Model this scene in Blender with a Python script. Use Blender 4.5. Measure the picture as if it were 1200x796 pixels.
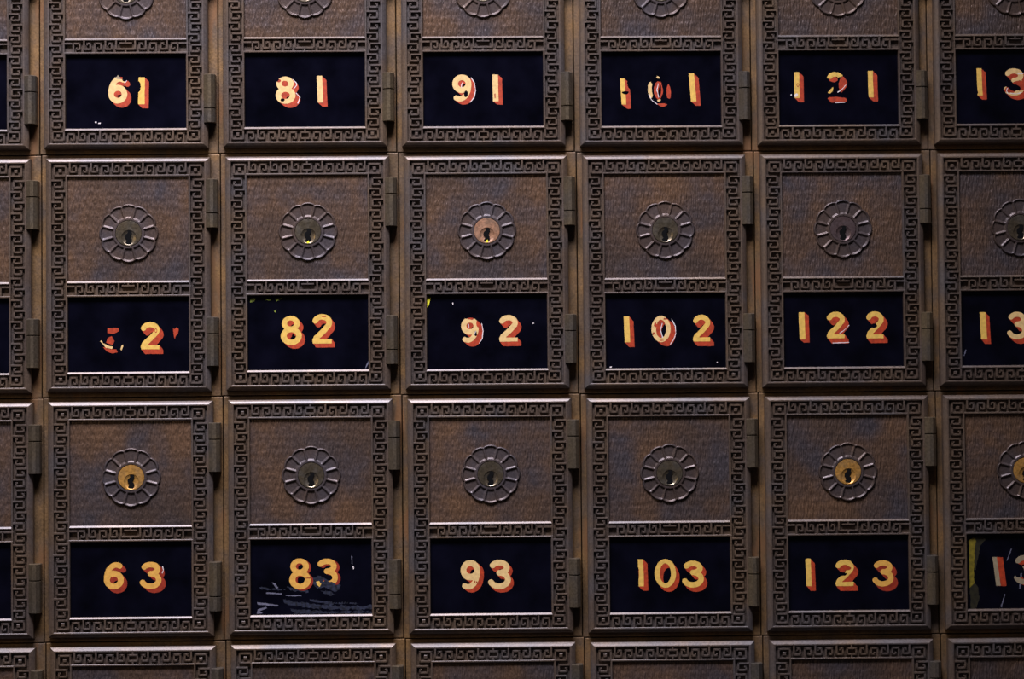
import bpy, bmesh, math, random
import numpy as np
from mathutils import Vector

# ------------------------------------------------------------------ camera, world, light
scene = bpy.context.scene
for o in list(bpy.data.objects):
    bpy.data.objects.remove(o)
COL = scene.collection

cam_d = bpy.data.cameras.new('camera')
cam_d.lens = 85.0
cam_d.sensor_width = 36.0
cam_d.clip_start = 0.01
cam = bpy.data.objects.new('camera', cam_d)
cam.location = (-0.013941, -1.350093, -0.017507)
cam.rotation_euler = (1.606307, 0.009118, -0.019144)
COL.objects.link(cam)
scene.camera = cam

world = bpy.data.worlds.new('dim_room')
scene.world = world
world.use_nodes = True
world.node_tree.nodes['Background'].inputs['Color'].default_value = (0.50, 0.46, 0.62, 1)
world.node_tree.nodes['Background'].inputs['Strength'].default_value = 0.045

def area(name, loc, target, sx, sy, power, color):
    d = bpy.data.lights.new(name, 'AREA')
    d.shape = 'RECTANGLE'; d.size = sx; d.size_y = sy
    d.energy = power; d.color = color
    o = bpy.data.objects.new(name, d)
    o.location = loc
    o.rotation_euler = (Vector(target) - Vector(loc)).to_track_quat('-Z', 'Y').to_euler()
    COL.objects.link(o)
    return o
area('ceiling_light_panel', (-0.22, -0.56, 0.95), (-0.14, 0.0, 0.08), 0.7, 0.30, 5.8, (0.87, 0.84, 1.0)).data.spread = math.radians(62)
area('room_fill_light', (-1.5, -1.5, 0.5), (-0.05, 0.0, 0.03), 0.6, 0.6, 3.6, (1.0, 0.76, 0.48))

vs = scene.view_settings
vs.view_transform = 'Standard'; vs.look = 'None'
vs.gamma = 1.0; vs.use_curve_mapping = False
vs.exposure = -0.36

# ------------------------------------------------------------------ units
U = 0.1 / 208.9                 # one drawing unit of a box front, about half a millimetre
PITCH_X = 0.1
PITCH_Z = 0.136208
CELL_W, CELL_H = 208.9, PITCH_Z / U
ROW_SHIFT = [-0.0014, -0.00043, 0.00049, 0.0014]          # rows sit slightly out of line
COL_SHIFT = [0.0, 0.00019, 0.000415, 0.00014, -0.00026, -0.00033, -0.00037]
DOOR = (6.5, 5.0, 198.0, 278.5)
PANEL = (32.0, 27.5, 172.5, 149.0)
PANE = (32.0, 168.0, 172.5, 255.0)
LOCK = (102.9, 93.5)
H_HOUSING, H_GROUND, H_PANEL, H_PANE = -5.8, -2.0, -1.5, -2.2

def V(px, py, h):
    """drawing units right / down on the box front, h in mm towards the viewer"""
    return ((px - CELL_W / 2) * U, -h * 0.001, (CELL_H - py) * U)

# ------------------------------------------------------------------ materials
def new_mat(name):
    m = bpy.data.materials.new(name); m.use_nodes = True
    nt = m.node_tree
    return m, nt, nt.nodes['Principled BSDF']

def bronze(name, dark, warm, cool, metallic=0.55, rough=0.42, scale=26.0, bump='cast', bump_s=0.25, rust=None, coat=0.0):
    m, nt, bs = new_mat(name)
    N, L = nt.nodes, nt.links
    geo = N.new('ShaderNodeNewGeometry')
    n1 = N.new('ShaderNodeTexNoise'); n1.inputs['Scale'].default_value = scale; n1.inputs['Detail'].default_value = 4
    n2 = N.new('ShaderNodeTexNoise'); n2.inputs['Scale'].default_value = scale * 1.7; n2.inputs['Detail'].default_value = 5
    off = N.new('ShaderNodeVectorMath'); off.operation = 'ADD'; off.inputs[1].default_value = (3.1, 7.7, 1.9)
    L.new(geo.outputs['Position'], n1.inputs['Vector'])
    L.new(geo.outputs['Position'], off.inputs[0]); L.new(off.outputs[0], n2.inputs['Vector'])
    r1 = N.new('ShaderNodeValToRGB'); r1.color_ramp.elements[0].position = 0.36; r1.color_ramp.elements[1].position = 0.66
    r1.color_ramp.elements[0].color = (*dark, 1); r1.color_ramp.elements[1].color = (*warm, 1)
    L.new(n1.outputs['Fac'], r1.inputs['Fac'])
    r2 = N.new('ShaderNodeValToRGB'); r2.color_ramp.elements[0].position = 0.44; r2.color_ramp.elements[1].position = 0.68
    L.new(n2.outputs['Fac'], r2.inputs['Fac'])
    mx = N.new('ShaderNodeMix'); mx.data_type = 'RGBA'
    L.new(r2.outputs['Color'], mx.inputs[0]); L.new(r1.outputs['Color'], mx.inputs[6]); mx.inputs[7].default_value = (*cool, 1)
    last = mx.outputs[2]
    # fine grain
    n3 = N.new('ShaderNodeTexNoise'); n3.inputs['Scale'].default_value = 900; n3.inputs['Detail'].default_value = 3
    L.new(geo.outputs['Position'], n3.inputs['Vector'])
    r3 = N.new('ShaderNodeMapRange'); r3.inputs[1].default_value = 0.3; r3.inputs[2].default_value = 0.7
    r3.inputs[3].default_value = 0.72; r3.inputs[4].default_value = 1.3
    L.new(n3.outputs['Fac'], r3.inputs[0])
    ml = N.new('ShaderNodeMix'); ml.data_type = 'RGBA'; ml.blend_type = 'MULTIPLY'; ml.inputs[0].default_value = 1
    L.new(last, ml.inputs[6]); L.new(r3.outputs[0], ml.inputs[7]); last = ml.outputs[2]
    if rust:
        n4 = N.new('ShaderNodeTexNoise'); n4.inputs['Scale'].default_value = 120; n4.inputs['Detail'].default_value = 6
        mp = N.new('ShaderNodeMapping'); mp.inputs['Scale'].default_value = (1.0, 1.0, 0.22)
        L.new(geo.outputs['Position'], mp.inputs[0]); L.new(mp.outputs[0], n4.inputs['Vector'])
        r4 = N.new('ShaderNodeValToRGB'); r4.color_ramp.elements[0].position = 0.56; r4.color_ramp.elements[1].position = 0.68
        L.new(n4.outputs['Fac'], r4.inputs['Fac'])
        mr = N.new('ShaderNodeMix'); mr.data_type = 'RGBA'
        L.new(r4.outputs['Color'], mr.inputs[0]); L.new(last, mr.inputs[6]); mr.inputs[7].default_value = (*rust, 1)
        last = mr.outputs[2]
    L.new(last, bs.inputs['Base Color'])
    bs.inputs['Metallic'].default_value = metallic
    bs.inputs['Coat Weight'].default_value = coat; bs.inputs['Coat Roughness'].default_value = 0.3
    rr = N.new('ShaderNodeMapRange'); rr.inputs[3].default_value = rough - 0.08; rr.inputs[4].default_value = rough + 0.1
    L.new(n2.outputs['Fac'], rr.inputs[0]); L.new(rr.outputs[0], bs.inputs['Roughness'])
    bp = N.new('ShaderNodeBump'); bp.inputs['Strength'].default_value = bump_s; bp.inputs['Distance'].default_value = 0.0009 if bump == 'chisel' else 0.0003
    if bump == 'chisel':
        mp = N.new('ShaderNodeMapping'); mp.inputs['Scale'].default_value = (1000.0, 1.0, 210.0)
        L.new(geo.outputs['Position'], mp.inputs[0])
        nb = N.new('ShaderNodeTexNoise'); nb.inputs['Scale'].default_value = 1.0; nb.inputs['Detail'].default_value = 2.0
        L.new(mp.outputs[0], nb.inputs['Vector'])
        wv = N.new('ShaderNodeTexWave'); wv.wave_type = 'BANDS'; wv.bands_direction = 'Z'
        wv.inputs['Scale'].default_value = 75; wv.inputs['Distortion'].default_value = 2.5; wv.inputs['Detail Scale'].default_value = 2.0
        L.new(geo.outputs['Position'], wv.inputs['Vector'])
        mm = N.new('ShaderNodeMath'); mm.operation = 'MULTIPLY_ADD'; mm.inputs[1].default_value = 0.06
        L.new(wv.outputs['Fac'], mm.inputs[0]); L.new(nb.outputs['Fac'], mm.inputs[2])
        L.new(mm.outputs[0], bp.inputs['Height'])
    else:
        L.new(n3.outputs['Fac'], bp.inputs['Height'])
    L.new(bp.outputs[0], bs.inputs['Normal'])
    return m

def plain(name, col, rough=0.5, metallic=0.0, spec=0.5, mottle=0.15, scale=500):
    m, nt, bs = new_mat(name)
    N, L = nt.nodes, nt.links
    geo = N.new('ShaderNodeNewGeometry')
    n = N.new('ShaderNodeTexNoise'); n.inputs['Scale'].default_value = scale; n.inputs['Detail'].default_value = 4
    L.new(geo.outputs['Position'], n.inputs['Vector'])
    r = N.new('ShaderNodeMapRange'); r.inputs[1].default_value = 0.3; r.inputs[2].default_value = 0.7
    r.inputs[3].default_value = 1 - mottle; r.inputs[4].default_value = 1 + mottle
    L.new(n.outputs['Fac'], r.inputs[0])
    ml = N.new('ShaderNodeMix'); ml.data_type = 'RGBA'; ml.blend_type = 'MULTIPLY'; ml.inputs[0].default_value = 1
    ml.inputs[6].default_value = (*col, 1); L.new(r.outputs[0], ml.inputs[7])
    L.new(ml.outputs[2], bs.inputs['Base Color'])
    bs.inputs['Roughness'].default_value = rough; bs.inputs['Metallic'].default_value = metallic
    bs.inputs['Specular IOR Level'].default_value = spec
    return m

M = {}
M['door'] = bronze('cast_bronze', (0.082, 0.058, 0.043), (0.124, 0.081, 0.047), (0.082, 0.069, 0.063), 0.30, 0.43, coat=0.26)
M['panel'] = bronze('chiselled_bronze', (0.074, 0.050, 0.038), (0.150, 0.084, 0.045), (0.064, 0.053, 0.055), 0.42, 0.40, 22.0, 'chisel', 1.0)
M['rosette'] = bronze('rosette_bronze', (0.066, 0.047, 0.040), (0.100, 0.064, 0.044), (0.070, 0.058, 0.060), 0.45, 0.42, coat=0.2)
M['hinge'] = bronze('hinge_bronze', (0.120, 0.094, 0.062), (0.165, 0.124, 0.070), (0.105, 0.092, 0.076), 0.6, 0.36)
M['housing'] = bronze('worn_brass', (0.125, 0.078, 0.036), (0.23, 0.130, 0.048), (0.112, 0.078, 0.052), 0.45, 0.5, 40.0, 'cast', 0.3, (0.20, 0.10, 0.04))
M['nickel'] = bronze('dull_nickel', (0.20, 0.165, 0.105), (0.26, 0.20, 0.12), (0.23, 0.20, 0.15), 0.85, 0.3, 120.0)
M['brass'] = bronze('yellow_brass', (0.52, 0.26, 0.055), (0.62, 0.32, 0.07), (0.42, 0.24, 0.08), 0.55, 0.4, 120.0)
M['copper'] = bronze('corroded_copper', (0.34, 0.17, 0.09), (0.48, 0.26, 0.15), (0.25, 0.15, 0.09), 0.5, 0.45, 160.0)
M['umberlock'] = bronze('browned_steel', (0.10, 0.066, 0.062), (0.13, 0.085, 0.075), (0.11, 0.08, 0.075), 0.6, 0.4, 120.0)
M['void'] = plain('keyway_black', (0.004, 0.004, 0.004), 0.9, 0, 0.1)
M['glass'] = plain('black_backed_glass', (0.002, 0.002, 0.005), 0.12, 0, 0.35, 0.5, 60)
M['y'] = plain('gold_paint', (0.72, 0.45, 0.085), 0.5)
M['p'] = plain('cream_paint', (0.72, 0.49, 0.19), 0.5)
M['o'] = plain('amber_paint', (0.70, 0.37, 0.065), 0.5)
M['g'] = plain('dulled_paint', (0.30, 0.24, 0.14), 0.5)
M['s'] = plain('vermilion_paint', (0.39, 0.040, 0.009), 0.5, 0, 0.5, 0.3)
M['s2'] = plain('dark_red_paint', (0.27, 0.024, 0.007), 0.5, 0, 0.5, 0.3)
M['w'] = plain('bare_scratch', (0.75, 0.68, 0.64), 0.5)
M['white'] = M['w']
M['yellow'] = plain('painted_yellow_light', (0.85, 0.80, 0.03), 0.5)  # yellow light through a paint gap and at keyholes, put into the colour
M['olive'] = plain('olive_fleck', (0.16, 0.20, 0.02), 0.5, 0, 0.5, 0.6)  # mottled dull green of the small pane flecks
M['mustard'] = plain('painted_mustard_light', (0.16, 0.125, 0.008), 0.5, 0, 0.5, 0.4)  # light from inside the box, painted onto the pane
M['umber'] = plain('painted_umber_light', (0.016, 0.014, 0.005), 0.5, 0, 0.5, 0.5)  # dim fringe of the inner light, painted as dark brown
M['grey'] = plain('grey_scratch', (0.12, 0.12, 0.16), 0.5, 0, 0.5, 0.4)
M['slate'] = plain('slate_scuff', (0.013, 0.016, 0.030), 0.5, 0, 0.5, 0.9, 700)
M['wall'] = plain('dark_plaster', (0.03, 0.027, 0.025), 0.9)

# ------------------------------------------------------------------ mesh helpers
def mesh(name, bm, *mats, smooth=False):
    me = bpy.data.meshes.new(name)
    bmesh.ops.recalc_face_normals(bm, faces=bm.faces)
    bm.to_mesh(me); bm.free()
    for m in mats: me.materials.append(m)
    if smooth:
        for p in me.polygons: p.use_smooth = True
    return me

def rect_loop(bm, l, t, r, b, h):
    return [bm.verts.new(V(*c, h)) for c in ((l, t), (r, t), (r, b), (l, b))]

def sweep(bm, loops, cap_last=False, cap_first=False):
    vl = [rect_loop(bm, *a) for a in loops]
    for a, b in zip(vl, vl[1:]):
        for i in range(4):
            j = (i + 1) % 4
            bm.faces.new((a[i], a[j], b[j], b[i]))
    if cap_last: bm.faces.new(vl[-1])
    if cap_first: bm.faces.new(vl[0][::-1])

def inset(rc, dx, dy=None, h=0.0):
    dy = dx if dy is None else dy
    return (rc[0] + dx, rc[1] + dy, rc[2] - dx, rc[3] - dy, h)

def bar(bm, l, t, r, b, h0, h1, draft=0.35):
    if r < l: l, r = r, l
    if b < t: t, b = b, t
    d = min(draft, (r - l) * .3, (b - t) * .3)
    sweep(bm, [(l, t, r, b, h0), (l + d * .35, t + d * .35, r - d * .35, b - d * .35, h1 - .12), (l + d, t + d, r - d, b - d, h1)], True)

# ------------------------------------------------------------------ housing
def housing_mesh():
    bm = bmesh.new()
    c = (0.55, 0.55, CELL_W - 0.55, CELL_H - 0.55)
    sweep(bm, [inset(c, 0, 0, -40.0), inset(c, 0, 0, H_HOUSING - .35), inset(c, .3, .3, H_HOUSING - .08), inset(c, .8, .8, H_HOUSING)], True, True)
    return mesh('housing', bm, M['housing'])

# ------------------------------------------------------------------ door casting
def door_mesh():
    bm = bmesh.new()
    prof = [(0, H_HOUSING + .01), (0, -1.7), (.35, -1.3), (2.0, -.64), (3.9, -.15), (4.5, 0), (5.9, 0), (6.3, -.12), (6.6, H_GROUND)]
    sweep(bm, [inset(DOOR, d * 1.07, d * .96, h) for d, h in prof], cap_first=True)
    g = inset(DOOR, 6.6 * 1.07, 6.6 * .96)
    ch = {}
    # recessed ground of the five ornament bands
    xs = [g[0], PANEL[0] - 2.6, PANEL[2] + 2.6, g[2]]
    ys = [g[1], PANEL[1] - 2.6, PANEL[3] + 3.2, PANE[1] - 2.6, PANE[3] + 3.2, g[3]]
    for i in range(3):
        for j in range(5):
            if i == 1 and j in (1, 3): continue
            bm.faces.new(rect_loop(bm, xs[i], ys[j], xs[i + 1], ys[j + 1], H_GROUND))
    # raised fillets and chamfers round the two openings
    for rc, hb in ((PANEL, H_PANEL), (PANE, H_PANE)):
        l, t, r, b = rc
        sweep(bm, [(l - 2.6, t - 2.6, r + 2.6, b + 3.2, H_GROUND), (l - 2.3, t - 2.3, r + 2.3, b + 3.0, -.12),
                   (l - 2.0, t - 2.0, r + 2.0, b + 2.7, -.02), (l - .7, t - .7, r + .7, b + 2.1, -.02),
                   (l, t, r, b + .2, -.60), (l, t, r, b, hb - .3)])
    # fillets running on past the middle band
    for x in (PANEL[0] - 2.6, PANEL[2] + .7):
        bar(bm, x, PANEL[3] + 1, x + 1.9, PANE[1] - 1, H_GROUND, -.06)
    return mesh('door', bm, M['door'])

B = 2.35     # width of a raised key bar
def key_rects(a, c, g, side, end):
    """one hook of the Greek key in a channel c wide, a long; side 0 springs from the low edge"""
    t = a * .40
    r = [(0, -.4, B, c - g), (0, c - g - B, a, c - g), (a - B, g, a, c - g), (t, g, a, g + B), (t, g, t + B * .8, g + B + 1.2)]
    if side: r = [(x0, c - y1, x1, c - y0) for x0, y0, x1, y1 in r]
    if end: r = [(a - x1, y0, a - x0, y1) for x0, y0, x1, y1 in r]
    return r

def band_mesh(kind):
    bm = bmesh.new()
    g = inset(DOOR, 6.6 * 1.07, 6.6 * .96)
    H1 = -.05
    gap = 2.25
    def put(rs, o, c0, vertical, flip=False):
        for x0, y0, x1, y1 in rs:
            if vertical:
                if flip: bar(bm, c0 - y1, o + x0, c0 - y0, o + x1, H_GROUND, H1)
                else: bar(bm, c0 + y0, o + x0, c0 + y1, o + x1, H_GROUND, H1)
            else:
                bar(bm, o + x0, c0 + y0, o + x1, c0 + y1, H_GROUND, H1)
    if kind in ('top', 'bottom', 'middle'):
        if kind == 'top': y0, y1 = g[1], PANEL[1] - 2.6
        elif kind == 'bottom': y0, y1 = PANE[3] + 3.2, g[3]
        else: y0, y1 = PANEL[3] + 3.2, PANE[1] - 2.6
        c = y1 - y0
        gp = gap if kind != 'middle' else 2.0
        X0, X1 = PANEL[0], PANEL[2]
        cx = (X0 + X1) / 2
        pitch = 12.45
        first = {'top': 0, 'bottom': 1, 'middle': 1}[kind]
        half = 6.4 if kind != 'middle' else 12.2
        n = 5 if kind != 'middle' else 4
        a = pitch - 2.75
        for k in range(n):
            side = (first + (n - 1 - k)) % 2 if kind != 'middle' else (1 + k) % 2
            if kind != 'middle': side = (first + k) % 2
            o = cx - half - 2.75 - a - (n - 1 - k) * pitch
            put(key_rects(a, c, gp, side, False), o, y0, False)
            o = cx + half + 2.75 + (n - 1 - k) * pitch
            put(key_rects(a, c, gp, side, True), o, y0, False)
        if kind == 'middle':
            put([(-half, -.4, -half + B, c - gp), (half - B, -.4, half, c - gp), (-half, c - gp - B, half, c - gp),
                 (-1.2, c - gp, 1.2, c + .4), (-half + 4.6, gp - .2, half - 4.6, gp + 1.7), (-1, -.4, 1, gp)], cx, y0, False)
            a0 = cx - half - 2.75 - n * pitch
            put([(0, gp, a0 - X0 - .3 + a * .0 + 6, gp + B)], X0 - 3, y0, False)
            put([(-6 - (a0 - X0), gp, 0, gp + B)], X1 + 3, y0, False)
        else:
            put([(-half, gp, half, gp + B), (-half, c - gp - B, half, c - gp), (-half, gp, -half + B, c - gp), (half - B, gp, half, c - gp),
                 (-1.1, -.4, 1.1, gp + .3), (-1.1, c - gp - .3, 1.1, c + .4)], cx, y0, False)
            # square rosettes in the corners
            for sx in (0, 1):
                l = g[0] + gap if sx == 0 else PANEL[2] + .7
                r = PANEL[0] - .7 if sx == 0 else g[2] - gap
                if kind == 'top': t, b = g[1] + gap, PANEL[1] - .7
                else: t, b = PANE[3] + 2.4, g[3] - gap
                for q in ((l, t, r, t + B), (l, b - B, r, b), (l, t, l + B, b), (r - B, t, r, b)):
                    bar(bm, *q, H_GROUND, H1)
                mx, my = (l + r) / 2, (t + b) / 2
                bar(bm, mx - 2.1, my - 2.1, mx + 2.1, my + 2.1, H_GROUND, H1 - .1, .5)
    else:
        y0, y1 = PANEL[1] + 1.0, PANE[3] + 1.2
        n = 18
        pitch = (y1 - y0) / n
        a = pitch - 2.75
        c0, c1 = (g[0], PANEL[0] - 2.6) if kind == 'left' else (g[2], PANEL[2] + 2.6)
        c = abs(c1 - c0)
        for k in range(n):
            put(key_rects(a, c, gap, k % 2, False), y0 + k * pitch + 1.6, c0, True, kind == 'right')
    return mesh('fret_band', bm, M['door'])

def plate_mesh(name, rc, h, grow, thick, m):
    bm = bmesh.new()
    r = inset(rc, -grow)[:4]
    sweep(bm, [(*r, h - thick), (*r, h)], True, True)
    return mesh(name, bm, m)

# ------------------------------------------------------------------ lock
def rosette_mesh():
    bm = bmesh.new()
    NA = 12 * 18
    ts = [0, .02, .05, .09, .13, .17, .21, .25, .30, .36, .44, .53, .62, .70, .76, .80, .84, .875, .905, .93, .955, .978, 1]
    sm = lambda x: 0 if x < 0 else 1 if x > 1 else x * x * (3 - 2 * x)
    rows = []
    for i in range(NA):
        th = 2 * math.pi * i / NA
        ph = (th + math.pi / 12) % (math.pi / 6) - math.pi / 12         # from petal centre
        R = 32.4 + 2.3 * abs(math.cos(6 * ph)) ** .55
        col = []
        for t in ts:
            r = 15.5 + t * (R - 15.5)
            d = R - r
            db = r * abs(math.pi / 12 - abs(ph))
            q = min(d - 2.0, db - .55, r - 17.9)                     # depth inside the sunken petal
            h = 1.3 - .8 * sm(q / 1.2)
            h -= .12 * sm((r - 17) / 12)
            if d < 1.1: h *= math.sqrt(max(0, d / 1.1))
            if t == 1: h = -.1
            col.append(bm.verts.new(V(LOCK[0] + r * math.sin(th), LOCK[1] - r * math.cos(th), H_PANEL + h)))
        rows.append(col)
    for i in range(NA):
        a, b = rows[i], rows[(i + 1) % NA]
        for k in range(len(ts) - 1):
            bm.faces.new((a[k], a[k + 1], b[k + 1], b[k]))
    return mesh('lock_rosette', bm, M['rosette'], smooth=True)

def circle(bm, cx, cy, r, h, n=56):
    return [bm.verts.new(V(cx + r * math.sin(2 * math.pi * i / n), cy - r * math.cos(2 * math.pi * i / n), h)) for i in range(n)]

def bridge(bm, a, b):
    n = len(a)
    for i in range(n):
        bm.faces.new((a[i], a[(i + 1) % n], b[(i + 1) % n], b[i]))

def cylinder_mesh(m):
    bm = bmesh.new()
    x, y = LOCK
    hf = H_PANEL + 1.05
    ls = [circle(bm, x, y, 15.3, H_PANEL), circle(bm, x, y, 15.3, hf - .25), circle(bm, x, y, 14.8, hf - .03), circle(bm, x, y, 14.4, hf)]
    dy, R = 4.9, 8.8
    ls.append(circle(bm, x + .3, y + dy, R, hf))
    for q, dp in ((.97, .08), (.9, .25), (.75, .48), (.55, .66), (.3, .78)):
        ls.append(circle(bm, x + .3, y + dy, R * q, hf - dp))
    for a, b in zip(ls, ls[1:]): bridge(bm, a, b)
    bm.faces.new(ls[-1])
    return mesh('lock_cylinder', bm, m)

def keyhole_mesh():
    bm = bmesh.new()
    prof = [(-5.4, -1.6, .6), (-4.2, -2.0, 2.4), (-2.4, -1.2, 3.3), (-.4, -1.0, 3.6), (1.4, -3.4, 2.9), (3.4, -4.2, 2.0), (5.4, -4.0, 1.6), (6.8, -2.6, 3.2), (9, -2.4, 3.6), (11, -3.8, 3.0), (13.4, -2.8, 2.2)]
    out = [(l, y) for y, l, r in prof] + [(r, y) for y, l, r in reversed(prof)]
    x0, y0 = LOCK
    hf = H_PANEL + 1.03
    fr = [bm.verts.new(V(x0 + a, y0 + b, hf - .12)) for a, b in out]
    bk = [bm.verts.new(V(x0 + a, y0 + b, hf - 2.2)) for a, b in out]
    bm.faces.new(fr); bridge(bm, fr, bk)
    return mesh('keyhole', bm, M['void'])

# ------------------------------------------------------------------ hinge
HINGE_X = 199.6
def hinge_mesh(name, y0, y1):
    bm = bmesh.new()
    sec = [(-7.2, -5.75), (-7.2, -.6), (-6.2, .5), (-1.2, 2.5), (2.6, 2.5), (6.4, .5), (7.2, -.6), (7.2, -5.75)]
    def lp(y, k):
        return [bm.verts.new(V(HINGE_X + a * (1 - .1 * k), y, -5.75 + (b + 5.75) * (1 - .13 * k))) for a, b in sec]
    ls = [lp(y0, 1), lp(y0 + .9, 0), lp(y1 - .5, 0), lp(y1, .5)]
    for a, b in zip(ls, ls[1:]): bridge(bm, a, b)
    bm.faces.new(ls[0]); bm.faces.new(ls[-1])
    return mesh(name, bm, M['hinge'])

# ------------------------------------------------------------------ painted numerals
def poly_dist(X, Y, pts):
    d = np.full(X.shape, 1e9)
    for (x0, y0), (x1, y1) in zip(pts, pts[1:]):
        vx, vy = x1 - x0, y1 - y0
        t = np.clip(((X - x0) * vx + (Y - y0) * vy) / (vx * vx + vy * vy + 1e-9), 0, 1)
        d = np.minimum(d, np.hypot(X - x0 - t * vx, Y - y0 - t * vy))
    return d

def arc(cx, cy, a, b, t0, t1, n=18):
    return [(cx + a * math.cos(math.radians(t0 + (t1 - t0) * i / n)), cy + b * math.sin(math.radians(t0 + (t1 - t0) * i / n))) for i in range(n + 1)]

def ell(X, Y, cx, cy, a, b):
    return (np.sqrt(((X - cx) / a) ** 2 + ((Y - cy) / b) ** 2) - 1) * min(a, b)

def box(X, Y, x0, y0, x1, y1):
    return np.maximum(np.abs(X - (x0 + x1) / 2) - (x1 - x0) / 2, np.abs(Y - (y0 + y1) / 2) - (y1 - y0) / 2)

def glyph(ch, X, Y, w, h, lean=0.0):
    X = X - lean * (Y / h)
    if ch == '1': return box(X, Y, 0, 0, w - max(lean, 0) * .3, h)
    r = .137 * w
    if ch == '0':
        return np.maximum(ell(X, Y, w / 2, h / 2, w / 2, h / 2), -ell(X, Y, w / 2, h / 2, w / 2 - 1.75 * r, h / 2 - 1.5 * r))
    if ch == '8':
        o = np.minimum(ell(X, Y, w * .48, h * .262, w * .43, h * .262), ell(X, Y, w * .5, h * .69, w * .5, h * .31))
        i = np.minimum(ell(X, Y, w * .47, h * .262, w * .17, h * .105), ell(X, Y, w * .5, h * .69, w * .22, h * .13))
        return np.maximum(o, -i)
    if ch == '9':
        return glyph('6', w - X, h - Y, w, h)
    if ch == '6':
        bowl = np.maximum(ell(X, Y, w * .5, h * .655, w * .5, h * .345), -ell(X, Y, w * .5, h * .66, w * .205, h * .13))
        stem = poly_dist(X, Y, arc(w * .62, h * .6, w * .62 - r, h * .6 - r, 178, 292)) - r
        return np.minimum(bowl, np.maximum(stem, -ell(X, Y, w * .5, h * .66, w * .205, h * .13)))
    if ch == '3':
        top = poly_dist(X, Y, arc(w * .45, h * .27, w * .36, h * .27 - r, 208, 450)) - r
        y2 = .54 * h - r
        cy = (y2 + h - r) / 2
        bot = poly_dist(X, Y, arc(w * .44, cy, w * .56 - r, (h - r - y2) / 2, -80, 158)) - r
        return np.minimum(top, bot)
    if ch == '2':
        p = arc(w * .49, h * .29, w * .49 - r, h * .29 - r, 200, 395)
        p += [(w * .52, h * .60), (r * 1.5, h * .80), (r * 1.05, h - r * 1.0)]
        d = np.minimum(poly_dist(X, Y, p) - r, box(X, Y, .03 * w, h * .845, w * .96, h))
        return np.maximum(d, Y - h)
    return np.full(X.shape, 9.0)

def noise2(X, Y, seed):
    rng = random.Random(seed)
    v = np.zeros(X.shape)
    for f, a in ((.35, .5), (.8, .35), (1.7, .25), (3.1, .15)):
        for _ in range(2):
            an = rng.uniform(0, 6.28)
            v += a * .6 * np.sin(f * (X * math.cos(an) + Y * math.sin(an)) + rng.uniform(0, 6.28))
    return v

def fill(bm, D, gx, gy, st, h, mi):
    """polygons of the region D < 0 of a sampled field"""
    ny, nx = D.shape
    ins = D < 0
    cache = {}
    def vert(x, y):
        k = (round(x, 3), round(y, 3))
        v = cache.get(k)
        if v is None: v = cache[k] = bm.verts.new(V(x, y, h))
        return v
    cnt = ins[:-1, :-1].astype(int) + ins[1:, :-1] + ins[:-1, 1:] + ins[1:, 1:]
    for j in range(ny - 1):
        i = 0
        while i < nx - 1:
            n = cnt[j, i]
            if n == 4:
                i0 = i
                while i < nx - 1 and cnt[j, i] == 4: i += 1
                f = bm.faces.new([vert(gx + i0 * st, gy + j * st), vert(gx + i * st, gy + j * st), vert(gx + i * st, gy + (j + 1) * st), vert(gx + i0 * st, gy + (j + 1) * st)])
                f.material_index = mi
                continue
            if n:
                cs = [(i, j), (i + 1, j), (i + 1, j + 1), (i, j + 1)]
                poly = []
                for q in range(4):
                    a, b = cs[q], cs[(q + 1) % 4]
                    da, db = D[a[1], a[0]], D[b[1], b[0]]
                    if da < 0: poly.append((gx + a[0] * st, gy + a[1] * st))
                    if (da < 0) != (db < 0):
                        t = min(.98, max(.02, da / (da - db)))
                        poly.append((gx + (a[0] + t * (b[0] - a[0])) * st, gy + (a[1] + t * (b[1] - a[1])) * st))
                vs_ = []
                for pnt in poly:
                    v = vert(*pnt)
                    if v not in vs_: vs_.append(v)
                if len(vs_) > 2:
                    try:
                        f = bm.faces.new(vs_); f.material_index = mi
                    except ValueError: pass
            i += 1

def in_poly(X, Y, pts):
    c = np.zeros(X.shape, bool)
    n = len(pts)
    for i in range(n):
        x0, y0 = pts[i]; x1, y1 = pts[(i + 1) % n]
        if y0 == y1: continue
        s = ((y0 > Y) != (y1 > Y)) & (X < (x1 - x0) * (Y - y0) / (y1 - y0) + x0)
        c ^= s
    d = poly_dist(X, Y, pts + [pts[0]])
    return np.where(c, -d, d)

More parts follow.
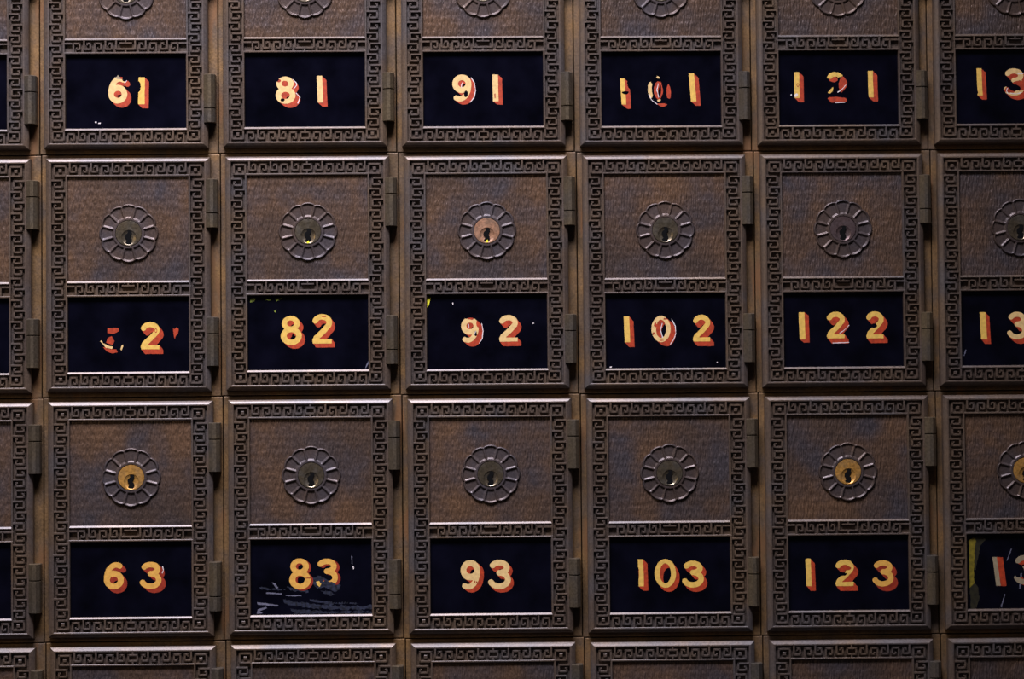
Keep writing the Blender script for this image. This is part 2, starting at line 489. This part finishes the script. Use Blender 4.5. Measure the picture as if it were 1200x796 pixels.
def numeral_mesh(spec, seed):
    ch, x0, y0, x1, y1, dx, dy, op = spec
    st = .5
    gx, gy = x0 - 5, y0 - 4
    nx, ny = int((x1 - x0 + dx + 14) / st), int((y1 - y0 + dy + 12) / st)
    X, Y = np.meshgrid(gx + np.arange(nx) * st, gy + np.arange(ny) * st)
    w, h = x1 - x0, y1 - y0
    lean = op.get('lean', 0.0)
    rough = .16 * noise2(X, Y, seed)
    face = glyph(ch, X - x0, Y - y0, w, h, lean) + rough
    shade = np.full(X.shape, 9.0)
    if dx or dy:
        for t in np.linspace(.12, 1, 12):
            shade = np.minimum(shade, glyph(ch, X - x0 - t * dx, Y - y0 - t * dy, w, h, lean))
        shade = shade + rough
    if 'extra' in op:
        face = np.full(X.shape, 9.0); shade = face.copy()
        for m, pts in op['extra']:
            e = in_poly(X, Y, pts) + .35 * noise2(X, Y, seed + 9)
            if m == 'f': face = np.minimum(face, e)
            else: shade = np.minimum(shade, e)
    elif 'keep' in op:
        kf = np.full(X.shape, 9.0); ks = kf.copy()
        nz = .5 * noise2(X, Y, seed + 3)
        for cx, cy, a, b, md in op['keep']:
            e = ell(X, Y, cx, cy, a, b) + nz
            if md == 'f': kf = np.minimum(kf, e)
            else: ks = np.minimum(ks, e)
        face, shade = np.maximum(face, kf), np.maximum(shade, ks)
    for cx, cy, a, b, md, ro in op.get('cut', []):
        e = ell(X, Y, cx, cy, a, b) + ro * .8 * noise2(X, Y, seed + 5)
        if md == 'ring': face = np.maximum(face, .35 - np.abs(e)); continue
        if md in 'fb': face = np.maximum(face, -e)
        if md in 'sb': shade = np.maximum(shade, -e)
    bm = bmesh.new()
    fill(bm, shade, gx, gy, st, H_PANE + .03, 1)
    fill(bm, face, gx, gy, st, H_PANE + .06, 0)
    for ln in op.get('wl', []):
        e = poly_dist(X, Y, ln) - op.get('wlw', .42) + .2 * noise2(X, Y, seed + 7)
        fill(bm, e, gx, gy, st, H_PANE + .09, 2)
    for cx, cy, a, b in op.get('dust', []):
        e = ell(X, Y, cx, cy, a, b) + 1.6 * noise2(X * 1.7, Y * 1.7, seed + 8) + .4
        fill(bm, e, gx, gy, st, H_PANE + .05, 3)
    return mesh('painted_numeral', bm, M[op.get('pal', 'y')], M['s2' if op.get('pal') == 'o' else 's'], M['w'], M['g'])

def mark_mesh(mat, pts, seed):  # flat marks on the pane: scratches, flecks and painted light
    xs, ys = [p[0] for p in pts], [p[1] for p in pts]
    st = .35
    gx, gy = max(min(xs) - 1.5, PANE[0]), max(min(ys) - 1.5, PANE[1])
    nx, ny = int((min(max(xs) + 1.5, PANE[2]) - gx) / st) + 1, int((min(max(ys) + 1.5, PANE[3]) - gy) / st) + 1
    X, Y = np.meshgrid(gx + np.arange(nx) * st, gy + np.arange(ny) * st)
    amp = {'slate': 1.3, 'umber': .7, 'grey': .3, 'mustard': .4}.get(mat, .08)
    D = in_poly(X, Y, pts) + amp * noise2(X * 1.2, Y * 2.2, seed)
    bm = bmesh.new()
    fill(bm, D, gx, gy, st, H_PANE + {'slate': .012, 'umber': .012}.get(mat, .02), 0)
    return mesh('wear_or_light_mark', bm, M[mat])

# numerals and marks on the panes: (column, row) of the box, drawing units
NUMERALS = {
 (1, 0): [
  ('6', 81.5, 193.7, 103.4, 225.4, 4.8, 5, {'pal': 'p', 'lean': 0, 'cut': [(95.5, 192.1, 9, 5, 'f', 0.9), (101.5, 196.2, 4, 3, 'b', 0.9), (94.9, 216.7, 3.2, 1.6, 's', 0)], 'dust': [(91.5, 196.1, 5, 3)], 'wl': [[(100.5, 201.2), (103.0, 198.7)]]}),
  ('1', 116.6, 194.7, 124.1, 226.4, 4.7, 5, {'lean': -0.5, 'cut': [(116.9, 206.3, 2, 7, 'b', 0.6)]}),
 ],
 (2, 0): [
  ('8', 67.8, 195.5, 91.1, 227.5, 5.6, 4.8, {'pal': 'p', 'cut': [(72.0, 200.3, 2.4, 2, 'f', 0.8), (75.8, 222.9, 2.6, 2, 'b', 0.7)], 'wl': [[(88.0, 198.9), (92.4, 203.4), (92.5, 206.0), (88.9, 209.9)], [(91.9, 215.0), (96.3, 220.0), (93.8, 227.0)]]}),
  ('1', 116.0, 194.9, 122.7, 226.3, 5, 4.8, {'pal': 'p', 'lean': 1.2}),
 ],
 (3, 0): [
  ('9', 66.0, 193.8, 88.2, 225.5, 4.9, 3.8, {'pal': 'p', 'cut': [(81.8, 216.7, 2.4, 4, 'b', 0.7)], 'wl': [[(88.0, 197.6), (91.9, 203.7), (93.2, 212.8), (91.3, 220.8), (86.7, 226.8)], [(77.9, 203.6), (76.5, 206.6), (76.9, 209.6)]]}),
  ('1', 113.0, 194.1, 119.7, 225.8, 4.8, 3.8, {'pal': 'p', 'lean': 0.6, 'cut': [(115.8, 219.9, 0.7, 3, 'f', 0.4)]}),
 ],
 (4, 0): [
  ('1', 53.9, 198.9, 59.9, 229.7, 5.8, 5, {'lean': 1.8, 'cut': [(60.3, 215.6, 4, 1.8, 'b', 0.7), (65.4, 204.5, 3, 5, 's', 0.9), (66.4, 208.1, 3, 3, 's', 0.8)]}),
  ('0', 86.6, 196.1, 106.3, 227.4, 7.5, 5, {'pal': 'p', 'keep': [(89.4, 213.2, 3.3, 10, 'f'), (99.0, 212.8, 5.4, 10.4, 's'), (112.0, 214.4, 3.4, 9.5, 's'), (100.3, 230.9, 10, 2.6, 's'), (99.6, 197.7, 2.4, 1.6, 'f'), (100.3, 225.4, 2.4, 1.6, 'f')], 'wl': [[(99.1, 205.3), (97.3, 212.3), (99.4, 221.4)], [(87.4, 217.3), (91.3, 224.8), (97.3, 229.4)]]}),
  ('1', 134.8, 193.4, 141.9, 226.5, 5.2, 5, {'lean': 2.4}),
 ],
 (5, 0): [
  ('1', 50.1, 192.5, 56.3, 223.1, 5, 5, {'lean': 0.4, 'cut': [(54.5, 207.7, 1.2, 1.8, 'ring', 0.3)], 'wl': [[(51.7, 220.3), (52.9, 219.3)]], 'wlw': 1.6}),
  ('2', 88.4, 192.3, 109.1, 223.6, 4, 5, {'keep': [(95.9, 196.8, 8, 4.2, 'f'), (104.5, 195.4, 4.2, 3.2, 'f'), (91.6, 211.9, 4.6, 5.5, 'f'), (96.8, 201.4, 5, 3.4, 's'), (108.8, 208.0, 6, 10.5, 's'), (100.0, 225.6, 12.5, 3.6, 's')], 'wl': [[(111.3, 208.0), (106.7, 213.0), (101.6, 216.5)], [(98.4, 229.0), (109.5, 228.7)]]}),
  ('1', 137.2, 191.6, 143.3, 222.9, 5.2, 5, {'lean': 0.6}),
 ],
 (6, 0): [
  ('1', 56.7, 189.2, 63.0, 221.4, 5, 5, {'lean': 1, 'cut': [(57.0, 217.5, 1.3, 2.2, 'f', 0.4)]}),
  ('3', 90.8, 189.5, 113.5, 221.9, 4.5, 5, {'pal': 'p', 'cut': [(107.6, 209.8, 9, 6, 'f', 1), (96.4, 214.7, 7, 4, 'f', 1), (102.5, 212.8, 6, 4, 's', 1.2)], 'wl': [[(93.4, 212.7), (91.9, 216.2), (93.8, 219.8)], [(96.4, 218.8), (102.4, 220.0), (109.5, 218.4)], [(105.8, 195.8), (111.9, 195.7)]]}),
  ('1', 131.2, 188.7, 137.5, 220.9, 5, 5, {}),
 ],
 (1, 1): [
  ('6', 68.7, 197.2, 91.4, 228.4, 4.2, 5, {'pal': 'p', 'keep': [(83.6, 206.8, 7.5, 3.4, 's'), (81.5, 217.7, 4.2, 5.4, 's'), (82.5, 230.7, 8, 3.6, 's'), (76.6, 223.1, 5.5, 1.5, 'f'), (71.1, 219.6, 1.6, 2.2, 'f'), (93.9, 227.3, 0.9, 3, 'f')], 'extra': [('s', [(77.6, 203.7), (90.0, 203.8), (91.0, 207.3), (84.5, 210.8), (77.6, 209.2)]), ('s', [(77.6, 215.2), (82.5, 213.2), (85.5, 219.2), (83.5, 223.7), (75.6, 221.1)]), ('s', [(72.6, 226.1), (80.5, 228.6), (88.0, 228.7), (89.4, 232.2), (83.5, 233.6), (77.5, 231.6)]), ('f', [(68.6, 219.1), (70.6, 218.1), (72.6, 221.1), (79.5, 225.2), (83.5, 225.7), (82.5, 228.2), (75.6, 226.6)]), ('f', [(92.4, 228.3), (95.0, 223.3), (95.6, 225.3), (93.8, 230.8)])]}),
  ('2', 115.9, 197.1, 138.6, 229.0, 4.5, 5.5, {'cut': [(133.8, 207.2, 1.3, 2, 'ring', 0.3)]}),
  ('x', 152.5, 203.4, 160.7, 217.9, 0, 0, {'extra': [('s', [(153.4, 204.9), (156.0, 205.4), (157.5, 203.9), (160.5, 205.4), (159.4, 210.9), (156.5, 213.9), (155.7, 217.8), (154.6, 212.9)])]}),
 ],
 (2, 1): [
  ('8', 70.3, 191.8, 94.7, 225.9, 4, 4.3, {'pal': 'y', 'cut': [(84.7, 215.0, 1.6, 2, 's', 0.2)]}),
  ('2', 106.9, 190.0, 130.6, 224.5, 3.6, 4.6, {'cut': [(120.6, 192.9, 2.6, 0.7, 'f', 0.5)]}),
 ],
 (3, 1): [
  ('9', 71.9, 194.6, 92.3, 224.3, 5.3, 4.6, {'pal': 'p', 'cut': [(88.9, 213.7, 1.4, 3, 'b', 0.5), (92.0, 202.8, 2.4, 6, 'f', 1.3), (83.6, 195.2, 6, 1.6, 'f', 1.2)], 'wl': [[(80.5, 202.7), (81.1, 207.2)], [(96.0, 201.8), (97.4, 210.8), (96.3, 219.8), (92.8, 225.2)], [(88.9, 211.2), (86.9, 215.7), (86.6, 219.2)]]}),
  ('2', 116.1, 192.3, 138.7, 223.5, 4.2, 5.2, {'pal': 'p'}),
 ],
 (4, 1): [
  ('1', 53.3, 194.3, 60.1, 224.7, 5, 5.5, {'lean': 1}),
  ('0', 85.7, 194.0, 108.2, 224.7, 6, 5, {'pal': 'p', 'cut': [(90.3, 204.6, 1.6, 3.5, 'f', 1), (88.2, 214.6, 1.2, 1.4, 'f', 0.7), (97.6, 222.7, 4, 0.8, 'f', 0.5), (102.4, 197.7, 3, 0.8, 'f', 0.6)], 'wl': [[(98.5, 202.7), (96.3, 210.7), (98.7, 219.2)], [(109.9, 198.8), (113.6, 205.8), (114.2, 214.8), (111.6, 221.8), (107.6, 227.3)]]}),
  ('2', 134.1, 193.0, 155.2, 224.4, 4.6, 5.4, {'pal': 'y'}),
 ],
 (5, 1): [
  ('1', 49.8, 190.9, 57.0, 222.7, 4.8, 4, {'lean': 0.8}),
  ('2', 82.5, 190.6, 104.4, 222.0, 4.7, 6, {'wl': [[(109.2, 206.4), (102.7, 212.8), (97.7, 215.8)], [(89.5, 227.4), (108.5, 226.8)]]}),
  ('2', 128.9, 190.7, 150.1, 222.4, 4.8, 5.4, {'cut': [(137.9, 207.4, 4.2, 2.4, 'b', 0.5)]}),
 ],
 (6, 1): [
  ('1', 53.8, 192.5, 61.4, 224.4, 4.4, 5.5, {'lean': 1.4}),
  ('3', 88.1, 192.4, 109.7, 224.8, 4.4, 5.4, {'pal': 'p'}),
  ('2', 128.3, 192.2, 149.9, 224.4, 4.5, 5.4, {}),
 ],
 (1, 2): [
  ('6', 70.6, 191.8, 93.5, 223.1, 4.2, 4.6, {'pal': 'o'}),
  ('3', 114.2, 191.7, 137.2, 223.2, 5, 4.6, {'pal': 'o', 'wl': [[(138.5, 197.1), (139.5, 201.1), (138.1, 205.0)]]}),
 ],
 (2, 2): [
  ('8', 76.6, 189.9, 101.7, 225.9, 2.6, 1.6, {'pal': 'o', 'cut': [(90.0, 214.1, 3.5, 2.6, 's', 0.3), (97.4, 213.0, 6, 0.7, 'f', 0.3)]}),
  ('3', 109.7, 190.5, 133.0, 223.4, 3.2, 1.4, {'pal': 'o', 'cut': [(119.1, 225.3, 16, 8.5, 'b', 1.5), (109.3, 216.2, 7, 7, 'b', 0.7)]}),
  ('x', 103.4, 215.2, 115.2, 225.2, 0, 0, {'extra': [('f', [(107.8, 217.2), (111.3, 216.3), (113.7, 220.2), (111.7, 223.2), (108.8, 221.2)])]}),
 ],
 (3, 2): [
  ('9', 67.0, 193.3, 89.6, 227.5, 4.4, 3.6, {'pal': 'p', 'cut': [(83.2, 218.6, 0.8, 1.3, 'f', 0.3), (85.6, 219.1, 0.8, 1.2, 'f', 0.3)]}),
  ('3', 101.1, 193.3, 125.4, 227.5, 3.4, 4, {'pal': 'p'}),
 ],
 (4, 2): [
  ('1', 64.9, 193.6, 71.3, 225.2, 5, 5, {'lean': 0.6, 'cut': [(64.7, 209.8, 1.2, 9, 'f', 0.7)]}),
  ('0', 84.3, 193.6, 109.4, 226.9, 4, 5, {}),
  ('3', 118.5, 195.9, 141.8, 227.2, 4, 5, {}),
 ],
 (5, 2): [
  ('1', 51.9, 194.7, 58.4, 226.6, 4.8, 5.6, {'lean': 0.8}),
  ('2', 86.8, 196.1, 109.1, 227.1, 5, 5.6, {'cut': [(95.8, 213.1, 4.2, 2.2, 'b', 0.5), (100.9, 206.2, 4, 2, 'f', 0.6)]}),
  ('3', 132.3, 197.5, 155.1, 228.1, 5, 5.6, {'pal': 'o'}),
 ],
 (6, 2): [
  ('1', 62.4, 194.9, 68.8, 228.4, 7, 0.5, {'lean': 4, 'pal': 'g'}),
  ('3', 89.5, 193.2, 111.9, 227.3, 5, 2, {'pal': 'g', 'cut': [(93.1, 212.1, 6, 7, 'b', 1)]}),
  ('3', 129.6, 193.6, 152.1, 227.7, 5, 2, {'pal': 'g'}),
 ],
}
PANE_MARKS = {
 (3, 1): [
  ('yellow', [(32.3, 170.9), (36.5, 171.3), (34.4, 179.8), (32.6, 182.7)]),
  ('white', [(61.8, 177.5), (62.8, 176.9), (63.1, 179.5), (62.1, 180.5)]),
  ('white', [(155.7, 201.6), (156.9, 201.6), (156.9, 202.9), (155.6, 202.9)]),
 ],
 (2, 1): [
  ('olive', [(34.5, 171.2), (41.6, 170.9), (39.6, 174.6), (34.7, 175.8)]),
  ('olive', [(52.6, 171.5), (59.5, 171.9), (58.5, 173.8), (53.6, 173.4)]),
  ('olive', [(63.5, 171.2), (72.5, 171.1), (68.5, 173.1), (65.5, 174.4)]),
  ('olive', [(62.2, 186.4), (65.4, 184.0), (64.4, 187.8)]),
  ('grey', [(175.1, 238.2), (175.7, 241.2), (169.5, 253.3), (168.1, 253.7)]),
 ],
 (1, 0): [
  ('white', [(65.5, 246.7), (67.5, 246.1), (67.7, 248.1), (66.1, 248.3)]),
  ('white', [(69.5, 248.1), (72.5, 247.7), (72.0, 249.3), (69.7, 249.3)]),
 ],
 (4, 1): [
  ('white', [(36.3, 252.9), (38.8, 252.6), (38.4, 254.2), (36.6, 254.1)]),
  ('white', [(161.9, 248.2), (162.9, 248.2), (162.8, 249.2), (161.8, 249.2)]),
 ],
 (5, 0): [
  ('white', [(45.8, 218.7), (47.3, 218.2), (47.3, 219.8), (45.8, 220.2)]),
 ],
 (6, 1): [
  ('grey', [(36.6, 236.5), (37.5, 236.9), (35.3, 244.1), (34.3, 243.5)]),
 ],
 (2, 2): [
  ('slate', [(104.4, 212.2), (111.3, 210.3), (117.2, 213.4), (123.2, 216.4), (131.1, 215.5), (137.0, 221.5), (133.0, 227.4), (127.1, 228.8), (117.2, 223.3), (109.2, 225.1), (103.3, 219.2)]),
  ('slate', [(74.6, 222.8), (83.5, 225.4), (95.4, 226.5), (98.3, 229.0), (87.4, 228.9), (79.5, 226.8)]),
  ('slate', [(113.2, 227.2), (123.1, 228.3), (130.0, 232.3), (125.0, 233.7), (115.2, 230.2)]),
  ('grey', [(55.8, 217.3), (60.7, 219.1), (63.7, 223.7), (61.7, 224.7), (58.7, 220.7)]),
  ('grey', [(49.8, 229.0), (67.6, 230.3), (67.6, 231.6), (49.8, 230.5)]),
  ('grey', [(70.6, 232.2), (89.4, 232.5), (91.3, 233.7), (75.5, 233.9)]),
  ('grey', [(38.8, 240.2), (49.7, 241.3), (63.6, 243.9), (62.6, 245.4), (48.7, 243.7), (39.8, 243.2)]),
  ('grey', [(39.8, 248.2), (49.7, 245.7), (50.7, 247.3), (41.7, 250.6), (45.7, 253.2), (38.7, 253.7)]),
  ('slate', [(67.6, 237.6), (89.3, 240.8), (113.1, 244.0), (156.7, 246.4), (176.5, 244.7), (176.5, 249.6), (136.8, 250.2), (97.2, 247.4), (71.5, 242.6)]),
  ('slate', [(99.3, 236.9), (127.0, 241.2), (156.7, 242.9), (127.0, 243.7), (101.2, 239.9)]),
  ('slate', [(77.4, 248.6), (126.9, 252.0), (168.5, 251.5), (174.5, 254.5), (82.3, 253.9)]),
  ('white', [(149.9, 199.4), (151.1, 199.0), (152.0, 202.6), (151.0, 203.4)]),
  ('grey', [(148.7, 187.9), (149.9, 187.9), (150.1, 197.9), (149.3, 197.8)]),
  ('slate', [(40.9, 222.5), (53.8, 224.6), (71.6, 225.5), (71.6, 226.5), (51.8, 226.1), (40.9, 224.0)]),
 ],
 (6, 2): [
  ('mustard', [(35.0, 175.7), (40.7, 171.8), (43.6, 175.8), (42.1, 183.7), (41.3, 197.7), (40.4, 211.6), (40.6, 225.5), (35.3, 230.4)]),
  ('umber', [(35.3, 230.4), (40.8, 225.5), (44.8, 229.5), (46.6, 241.5), (43.4, 253.4), (36.3, 255.3)]),
  ('umber', [(40.7, 171.8), (49.7, 170.3), (55.7, 173.9), (48.5, 181.8), (45.3, 195.7), (42.5, 209.6), (41.1, 209.6), (42.1, 183.7)]),
  ('grey', [(84.6, 185.2), (85.6, 185.6), (79.9, 199.6), (79.1, 199.0)]),
  ('grey', [(75.9, 237.8), (77.1, 238.8), (72.4, 253.7), (71.2, 252.7)]),
  ('grey', [(95.1, 214.1), (97.1, 214.2), (95.2, 232.1), (93.4, 232.0)]),
 ],
}

# ------------------------------------------------------------------ setting
def wall():
    bm = bmesh.new()
    bmesh.ops.create_cube(bm, size=1.0)
    for v in bm.verts: v.co = Vector((v.co.x * 1.1, .0503 + v.co.y * .02, v.co.z * .9))
    o = bpy.data.objects.new('wall_back', mesh('wall_back', bm, M['wall']))
    o['kind'] = 'structure'
    COL.objects.link(o)
wall()

# ------------------------------------------------------------------ post office boxes
me_housing = housing_mesh()
me_door = door_mesh()
me_bands = [band_mesh(k) for k in ('top', 'bottom', 'middle', 'left', 'right')]
me_panel = plate_mesh('chiselled_panel', PANEL, H_PANEL, .25, .6, M['panel'])
me_pane = plate_mesh('glass_pane', PANE, H_PANE, .25, .6, M['glass'])
me_rosette = rosette_mesh()
me_cyl = {k: cylinder_mesh(M[k]) for k in ('nickel', 'brass', 'copper', 'umberlock')}
me_key = keyhole_mesh()
def glint_mesh():  # small yellow piece standing for light at the keyhole
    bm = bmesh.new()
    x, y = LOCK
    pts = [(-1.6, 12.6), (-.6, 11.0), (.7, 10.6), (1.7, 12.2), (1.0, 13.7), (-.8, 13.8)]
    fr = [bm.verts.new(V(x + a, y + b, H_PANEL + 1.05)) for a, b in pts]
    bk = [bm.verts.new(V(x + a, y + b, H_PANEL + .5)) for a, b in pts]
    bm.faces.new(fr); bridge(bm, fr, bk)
    return mesh('yellow_glint', bm, M['yellow'])
me_glint = glint_mesh()
me_hinge = {}
def hinge_pair(y0, y1, cut):
    k = (y0, y1, cut)
    if k not in me_hinge:
        yc = y0 + (y1 - y0) * cut
        me_hinge[k] = (hinge_mesh('hinge', y0, yc - .22), hinge_mesh('knuckle', yc + .22, y1))
    return me_hinge[k]

def link(name, me, parent, label=None):
    o = bpy.data.objects.new(name, me)
    COL.objects.link(o)
    o.parent = parent
    if label: o['label'] = label
    return o

LOCKS = {(1, 2): 'brass', (5, 2): 'brass', (3, 1): 'copper', (5, 1): 'umberlock', (6, 2): 'brass'}
LOCK_LABEL = {'brass': 'bright yellow brass lock cylinder', 'copper': 'pitted copper-coloured lock cylinder',
              'umberlock': 'dark brown lock cylinder', 'nickel': 'dull greenish-grey lock cylinder'}
LABELS = {
 (0, 0): 'bronze mailbox door cut by the left edge, in the top row',
 (1, 0): 'bronze mailbox 61, its painted 6 rubbed pale at the top',
 (2, 0): 'bronze mailbox 81 with two-tone digits, between boxes 61 and 91',
 (3, 0): 'bronze mailbox 91, its painted 9 chipped in the tail',
 (4, 0): 'bronze mailbox 101 with the middle zero mostly flaked away',
 (5, 0): 'bronze mailbox 121 with gaps in its painted 2',
 (6, 0): 'bronze mailbox cut by the right edge, top row, with a scratched 3',
 (0, 1): 'bronze mailbox door cut by the left edge, beside the box with the flaked-off 6',
 (1, 1): 'bronze mailbox below box 61, its 6 flaked to red scraps beside a clean 2',
 (2, 1): 'bronze mailbox 82 with bold yellow and red digits',
 (3, 1): 'bronze mailbox 92 with a bright yellow sliver in the glass corner',
 (4, 1): 'bronze mailbox 102 with a speckled cream zero',
 (5, 1): 'bronze mailbox 122 with a dark brown lock and two painted twos',
 (6, 1): 'bronze mailbox cut by the right edge, clean 1 and 3, right of box 122',
 (0, 2): 'bronze mailbox door cut by the left edge, beside the amber 63',
 (1, 2): 'bronze mailbox with amber 63 and a yellow brass lock',
 (2, 2): 'bronze mailbox 83 with scuffed glass and half of its 3 torn away',
 (3, 2): 'bronze mailbox 93 with clean cream digits, below box 92',
 (4, 2): 'bronze mailbox 103 with amber digits set close together',
 (5, 2): 'bronze mailbox 123 with a yellow brass lock, next to dull scratched digits',
 (6, 2): 'bronze mailbox at the right edge with a mustard streak and dull scratched digits',
 (0, 3): 'bronze mailbox top filling the bottom left corner',
 (1, 3): 'top of a bronze mailbox directly below the amber 63',
 (2, 3): 'top of a bronze mailbox directly below the scuffed glass of box 83',
 (3, 3): 'top of a bronze mailbox directly below the clean cream 93',
 (4, 3): 'top of a bronze mailbox directly below the close-set digits 103',
 (5, 3): 'top of a bronze mailbox directly below box 123 with its brass lock',
 (6, 3): 'bronze mailbox top filling the bottom right corner',
}
PAINT_LABEL = {'y': 'golden yellow numeral with red block shadow', 'p': 'pale cream numeral with red block shadow',
               'o': 'amber numeral with dark red block shadow', 'g': 'dulled greyish numeral with red shadow'}
MARK_LABEL = {'yellow': 'bright yellow sliver painted as backlight through a paint gap', 'white': 'white fleck', 'olive': 'olive green fleck', 'mustard': 'mustard yellow streak painted as light from inside the box',
              'umber': 'brownish fringe painted as fading light from inside the box', 'grey': 'grey scratch', 'slate': 'slate blue scuff'}
seed = 11
for r in range(4):
    for c in range(7):
        rng = random.Random(100 * r + c)
        root = bpy.data.objects.new('post_office_box', None)
        root.empty_display_size = .02
        COL.objects.link(root)
        root.location = ((c - 3.5) * PITCH_X + CELL_W / 2 * U + ROW_SHIFT[r], 0.0, -(r - 1) * PITCH_Z + COL_SHIFT[c])
        root['label'] = LABELS[c, r]
        root['category'] = 'mailbox'
        root['group'] = 'post office boxes in the bronze wall'
        link('housing', me_housing, root, 'worn brass surround')
        d = link('door', me_door, root)
        for me in me_bands: link('fret_band', me, d)
        link('chiselled_panel', me_panel, d, 'brown panel with fine chisel marks')
        ro = link('lock_rosette', me_rosette, root, 'twelve-petalled rosette')
        kind = LOCKS.get((c, r), 'nickel')
        link('lock_cylinder', me_cyl[kind], ro, LOCK_LABEL[kind])
        link('keyhole', me_key, ro, 'black keyhole')
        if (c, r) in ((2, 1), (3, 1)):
            link('yellow_glint', me_glint, ro, 'tiny painted glint of yellow light under the keyhole')
        gp = link('glass_pane', me_pane, root, 'black glass')
        for spec in NUMERALS.get((c, r), []):
            seed += 1
            link('painted_numeral', numeral_mesh(spec, seed), gp, 'leftover scraps of flaked paint' if 'extra' in spec[7] or 'keep' in spec[7] else PAINT_LABEL[spec[7].get('pal', 'y')])
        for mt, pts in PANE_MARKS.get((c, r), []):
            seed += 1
            link('wear_or_light_mark', mark_mesh(mt, pts, seed), gp, MARK_LABEL[mt])
        for y0 in (30.5, 192.0):
            a, b = hinge_pair(y0, y0 + 57.5, rng.choice((.34, .34, .7)))
            h = link('hinge', a, root)
            link('knuckle', b, h)
